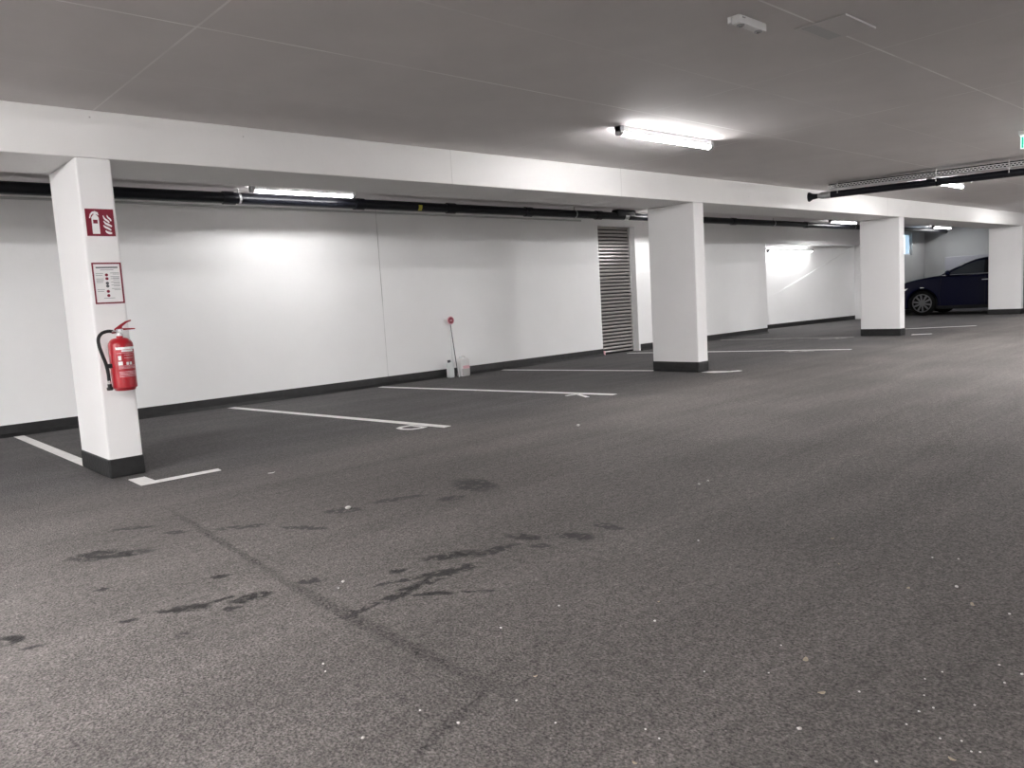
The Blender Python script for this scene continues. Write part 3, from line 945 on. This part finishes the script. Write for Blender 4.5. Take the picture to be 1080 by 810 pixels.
bm = BM(); prism(bm, [(SHX0 + 0.005, 0.0), (SHX0 + 0.045, 0.0), (SHX0 + 0.045, 0.075), (SHX0 + 0.02, 0.085)], 'y', YW - 0.02, YW + 0.03)
tag(obj('corner_guard', bm, M['print_pink'], bevel=0.006), 'small reddish corner guard on the floor at the left foot of the shutter', 'guard')

# ================================================================ low wall beyond the car
tag(obj('low_wall', boxbm(X1 - 0.32, 5.2, 0.0, X1 - 0.02, 8.75, 1.66), M['panel_grey'], bevel=0.01), 'low lilac grey wall block in front of the end wall, behind the car', 'wall block')

# ================================================================ car
CARX = 23.66
car = empty('car', (CARX, 8.54, 0), 'dark blue parked car, nose to the wall, seen between the third and fourth columns', 'car')
# local axes: x across (0 = near side .. 1.84 far side), y forward (front axle at 0), z up
WB, RW, AR = 2.75, 0.352, 0.405
HZ = 0.338


def arch(cy, n=14):
    pts = []
    a0 = math.asin((0.20 - HZ) / AR)
    for k in range(n + 1):
        a = a0 + (math.pi - 2 * a0) * k / n
        pts.append((cy + AR * math.cos(a), HZ + AR * math.sin(a)))
    return pts


prof = [(0.78, 0.24)] + arch(0) + arch(-WB) + [(-3.40, 0.24), (-3.56, 0.40), (-3.60, 0.72), (-3.52, 0.98), (-3.42, 1.06), (-2.6, 1.12), (-1.66, 1.09), (-0.80, 1.075), (-0.50, 1.115), (-0.22, 1.085), (0.15, 1.03), (0.42, 0.97), (0.60, 0.90), (0.74, 0.78), (0.80, 0.62), (0.82, 0.42)]
W_ = 1.84
bm = BM()
A_, B_ = prism(bm, prof, 'x', 0, W_)
body = obj('body', bm, M['car'], car, smooth=True, bevel=0.055, seg=4)
# greenhouse: tapered cabin
cab = [(-0.42, 1.10), (-1.06, 1.42), (-1.30, 1.50), (-1.55, 1.545), (-2.0, 1.555), (-2.6, 1.51), (-3.1, 1.36), (-3.38, 1.08)]


def inset(z):
    return 0.075 + max(0, (z - 1.08)) * 0.42


bm = BM()
L_ = [bm.verts.new((inset(z), y, z)) for y, z in cab]
Rr = [bm.verts.new((W_ - inset(z), y, z)) for y, z in cab]
bm.faces.new(L_); bm.faces.new(Rr[::-1])
for i in range(len(cab)):
    j = (i + 1) % len(cab)
    bm.faces.new((L_[i], Rr[i], Rr[j], L_[j]))
obj('cabin', bm, M['car'], car, smooth=True, bevel=0.045, seg=4)


def sidepanel(pts, off, name, m, parent, side=0):
    bm = BM()
    P = []
    for y, z in pts:
        x = inset(z) - off
        P.append(bm.verts.new((x if side == 0 else W_ - x, y, z)))
    Q = []
    for y, z in pts:
        x = inset(z) - off + 0.012
        Q.append(bm.verts.new((x if side == 0 else W_ - x, y, z)))
    bm.faces.new(P); bm.faces.new(Q[::-1])
    n = len(P)
    for i in range(n):
        bm.faces.new((P[i], P[(i + 1) % n], Q[(i + 1) % n], Q[i]))
    return obj(name, bm, m, parent)


for side in (0, 1):
    sidepanel([(-0.62, 1.125), (-1.12, 1.385), (-1.34, 1.452), (-1.54, 1.475), (-1.56, 1.12)], 0.004, 'front_side_window', M['car_glass'], car, side)
    sidepanel([(-1.66, 1.12), (-1.64, 1.478), (-2.1, 1.488), (-2.55, 1.45), (-2.6, 1.14)], 0.004, 'rear_side_window', M['car_glass'], car, side)
    sidepanel([(-1.565, 1.12), (-1.545, 1.475), (-1.635, 1.478), (-1.655, 1.12)], 0.005, 'door_pillar', M['car_trim'], car, side)
bm = BM()
pw = [(-0.47, 1.128), (-1.03, 1.41)]
bm.faces.new([bm.verts.new(c) for c in ((0.16, pw[0][0], pw[0][1] + 0.004), (W_ - 0.16, pw[0][0], pw[0][1] + 0.004), (W_ - 0.28, pw[1][0], pw[1][1] + 0.012), (0.28, pw[1][0], pw[1][1] + 0.012))])
obj('windscreen', bm, M['car_glass'], car)
bm = BM()
tube(bm, [(0.066, -0.50, 1.112), (0.062, -1.6, 1.108), (0.066, -2.62, 1.125)], 0.009, 6)
obj('belt_moulding', bm, M['steel'], car)
for side in (0, 1):
    bm = BM()
    sx = -1 if side == 0 else 1
    xb = 0.06 if side == 0 else W_ - 0.06
    bmesh.ops.create_uvsphere(bm, u_segments=14, v_segments=10, radius=1, matrix=Matrix.Translation((xb + sx * 0.11, -0.70, 1.165)) @ Matrix.Diagonal((0.10, 0.07, 0.075, 1)))
    mr = obj('door_mirror', bm, M['car'], car, smooth=True)
    bm = BM()
    box(bm, min(xb, xb + sx * 0.1), -0.72, 1.10, max(xb, xb + sx * 0.1), -0.66, 1.13)
    obj('mirror_arm', bm, M['car_trim'], mr)
    xs = -0.004 if side == 0 else W_ - 0.018
    for yy in (-1.62, -2.5):
        obj('door_handle', boxbm(xs, yy - 0.11, 0.93, xs + 0.022, yy + 0.09, 0.955), M['steel'], car, bevel=0.005)
    obj('sill_trim', boxbm(-0.004 if side == 0 else W_ - 0.03, -2.33, 0.17, 0.03 if side == 0 else W_ + 0.004, -0.42, 0.27), M['car_trim'], car, bevel=0.01)
    bm = BM()
    x = -0.003 if side == 0 else W_ - 0.002
    prism(bm, [(0.36, 0.80), (0.05, 0.855), (0.20, 0.775), (0.5, 0.72)] if False else [(0.70, 0.70), (0.36, 0.80), (0.42, 0.74), (0.70, 0.64)], 'x', x, x + 0.006)
    obj('headlamp', bm, M['chrome'], car)
    bm = BM()  # small chrome strip above the front wheel arch
    box(bm, x, -0.06, 0.782, x + 0.006, 0.04, 0.80)
    obj('fender_strip', bm, M['chrome'], car)
    # door shut line
    bm = BM()
    for pth in ([(-0.50, 0.30), (-0.46, 0.60), (-0.52, 1.04)], [(-1.60, 0.28), (-1.62, 1.06)]):
        for i in range(len(pth) - 1):
            a, b = pth[i], pth[i + 1]
            prism(bm, [(a[0] - 0.004, a[1]), (a[0] + 0.004, a[1]), (b[0] + 0.004, b[1]), (b[0] - 0.004, b[1])], 'x', x, x + 0.005)
    obj('door_gap', bm, M['car_trim'], car)
obj('underbody', boxbm(0.1, -3.3, 0.19, W_ - 0.1, 0.7, 0.5), M['car_trim'], car)
wheel_me = {}


def wheel(cx, cy, out):
    e = obj_w = None
    bm = BM()
    prof = [(0.245, -0.10), (0.325, -0.105), (0.346, -0.09), (RW, -0.05), (RW, 0.05), (0.346, 0.09), (0.325, 0.105), (0.245, 0.10)]
    lathe(bm, prof, (cx, cy, RW), 36, 'x')
    wh = obj('wheel', bm, M['tyre'], car, smooth=True)
    o_ = out
    bm = BM()
    # rim: ring plus ten twin spokes on the outer face
    f = cx + o_ * 0.098
    ring = [(0.252, 0.0), (0.262, 0.012), (0.245, 0.018), (0.232, 0.0)]
    N = 40
    rows = []
    for r, t in ring:
        rows.append([bm.verts.new((f + o_ * t, cy + r * math.cos(2 * math.pi * k / N), RW + r * math.sin(2 * math.pi * k / N))) for k in range(N)])
    for i in range(4):
        for k in range(N):
            bm.faces.new((rows[i][k], rows[i][(k + 1) % N], rows[(i + 1) % 4][(k + 1) % N], rows[(i + 1) % 4][k]))
    for k in range(10):
        a = 2 * math.pi * k / 10 + 0.2
        c_, s_ = math.cos(a), math.sin(a)
        pts = [(0.045, -0.02), (0.045, 0.02), (0.245, 0.032 if k % 2 else 0.02), (0.245, -0.02 if k % 2 else -0.032)]
        P = [(cy + u * c_ - v * s_, RW + u * s_ + v * c_) for u, v in pts]
        prism(bm, P, 'x', f, f + o_ * 0.014)
    lathe(bm, [(0.06, 0.0), (0.055, o_ * 0.02), (0.02, o_ * 0.024)], (f, cy, RW), 20, 'x')
    obj('rim', bm, M['rim'], wh)
    bm = BM(); lathe(bm, [(0.16, 0.0), (0.16, o_ * 0.01)], (f - o_ * 0.04, cy, RW), 28, 'x')
    obj('brake_disc', bm, M['zinc'], wh)
    bm = BM(); lathe(bm, [(0.246, 0.0), (0.246, o_ * 0.004)], (f - o_ * 0.06, cy, RW), 28, 'x')
    obj('barrel', bm, M['dark'], wh)


for cy in (0.0, -WB):
    wheel(0.135, cy, -1)
    wheel(W_ - 0.135, cy, 1)

# ================================================================ litter on the floor
deb = [(1.7, 0.9, 0.0094, 'w'), (2.89, 0.93, 0.01, 'w'), (2.76, 0.84, 0.0158, 'b'), (2.78, 1.05, 0.0134, 'b'), (2.05, 1.06, 0.0194, 'b'), (1.9, 0.94, 0.0127, 'b'), (1.99, 1.56, 0.0075, 'w'), (2.12, 3.76, 0.0263, 'w'), (2.3, 5.1, 0.0331, 'w'), (1.5, 2.75, 0.0115, 'w'), (1.45, 2.7, 0.0075, 'w'), (1.15, 1.56, 0.0075, 'w'), (0.94, 1.69, 0.0073, 'w'), (1.12, 1.69, 0.0052, 'w'), (1.62, 1.92, 0.007, 'w'), (4.79, 4.49, 0.0243, 'w'), (3.64, 2.5, 0.0107, 'w'), (3.73, 2.5, 0.0109, 'w'), (1.97, 0.72, 0.005, 'w'), (1.89, 0.72, 0.0048, 'w'), (2.01, 0.7, 0.005, 'w'), (1.88, 0.64, 0.0046, 'w'), (1.9, 0.6, 0.0046, 'w'), (1.81, 0.59, 0.0108, 'b'), (2.09, 0.63, 0.005, 'w'), (2.36, 0.65, 0.0056, 'w'), (2.26, 0.61, 0.0053, 'w'), (2.34, 0.59, 0.0067, 'w'), (1.87, 0.57, 0.0045, 'w'), (1.88, 0.555, 0.0045, 'w'), (1.69, 0.71, 0.0055, 'w'), (1.45, 1.18, 0.005, 'w'), (1.44, 1.13, 0.0048, 'w'), (1.32, 1.37, 0.0051, 'w'), (1.88, 1.9, 0.0065, 'w'), (1.33, 1.53, 0.0055, 'w'), (1.46, 1.59, 0.0083, 'b'), (2.22, 0.75, 0.0043, 'w'), (2.15, 0.77, 0.0042, 'w'), (2.06, 0.74, 0.004, 'w'), (1.97, 0.87, 0.0053, 'w'), (1.32, 1.11, 0.0089, 'b'), (2.87, 1.34, 0.0074, 'b'), (3.15, 1.5, 0.0102, 'b'), (2.13, 1.65, 0.0084, 'b'), (2.75, 0.73, 0.0066, 'w'), (1.08, 2.15, 0.0064, 'w'), (1.06, 2.1, 0.0048, 'w'), (3.19, 1.02, 0.0063, 'w'), (3.15, 1.1, 0.0064, 'w'), (2.79, 1.93, 0.0073, 'w'), (2.09, 1.16, 0.0048, 'w'), (1.91, 1.1, 0.0044, 'w'), (1.8, 1.24, 0.0045, 'w')]
big = {0: 'round white pebble on the near floor at the bottom edge, biggest of the pebbles',
       1: 'white pebble lying apart on the right of the floor, above the beige leaf',
       2: 'beige leaf scrap near the right edge, just below a white pebble',
       3: 'small reddish leaf scrap on the right of the floor, left of a white pebble',
       4: 'long pale leaf scrap in the right foreground, the upper of two',
       5: 'brownish leaf scrap in the right foreground, the lower of two',
       7: 'white stone lying among the wet drip marks in the left half',
       8: 'flat white paper scrap on the floor right of the corner marking by the first column',
       15: 'small white scrap on the floor between the letters D and K',
       6: 'single white chip in the middle of the aisle floor'}
for i, (x, y, s, kd) in enumerate(deb):
    r = random.Random(i)
    bm = BM()
    if kd == 'w' and i != 8:
        bmesh.ops.create_icosphere(bm, subdivisions=2, radius=s * 0.62)
        for v in bm.verts:
            v.co *= r.uniform(0.8, 1.15)
            v.co.z *= 0.6
        zmin = min(v.co.z for v in bm.verts)
        for v in bm.verts:
            v.co.z -= zmin
        nm, cat = 'pebble', 'pebble'
        o = obj(nm, bm, M['chip'], None, True)
        tag(o, big.get(i, 'tiny white stone chip scattered on the asphalt'), cat, 'white chips scattered on the floor')
    else:
        n = 10
        pts = []
        for k in range(n):
            a = 2 * math.pi * k / n
            rr = s * (0.75 + r.uniform(-0.2, 0.25))
            pts.append((rr * math.cos(a) * 1.0, rr * math.sin(a) * 0.5))
        lo = [bm.verts.new((p[0], p[1], 0.0015 + 0.004 * abs(p[0]) / s)) for p in pts]
        hi = [bm.verts.new((p[0], p[1], 0.0025 + 0.004 * abs(p[0]) / s)) for p in pts]
        bm.faces.new(lo[::-1]); bm.faces.new(hi)
        for k in range(n):
            bm.faces.new((lo[k], lo[(k + 1) % n], hi[(k + 1) % n], hi[k]))
        for v in bm.verts: v.co.z -= 0.0015
        nm, cat = ('paper_scrap', 'paper') if i == 8 else ('leaf_scrap', 'leaf')
        o = obj(nm, bm, M['chip'] if i == 8 else M['leaf'], None)
        tag(o, big.get(i, 'tiny brown leaf crumb scattered on the asphalt'), cat, None if i == 8 else 'leaf scraps on the floor')
    o.location = (x, y, 0)
    o.rotation_euler = (0, 0, r.uniform(0, 6.28))
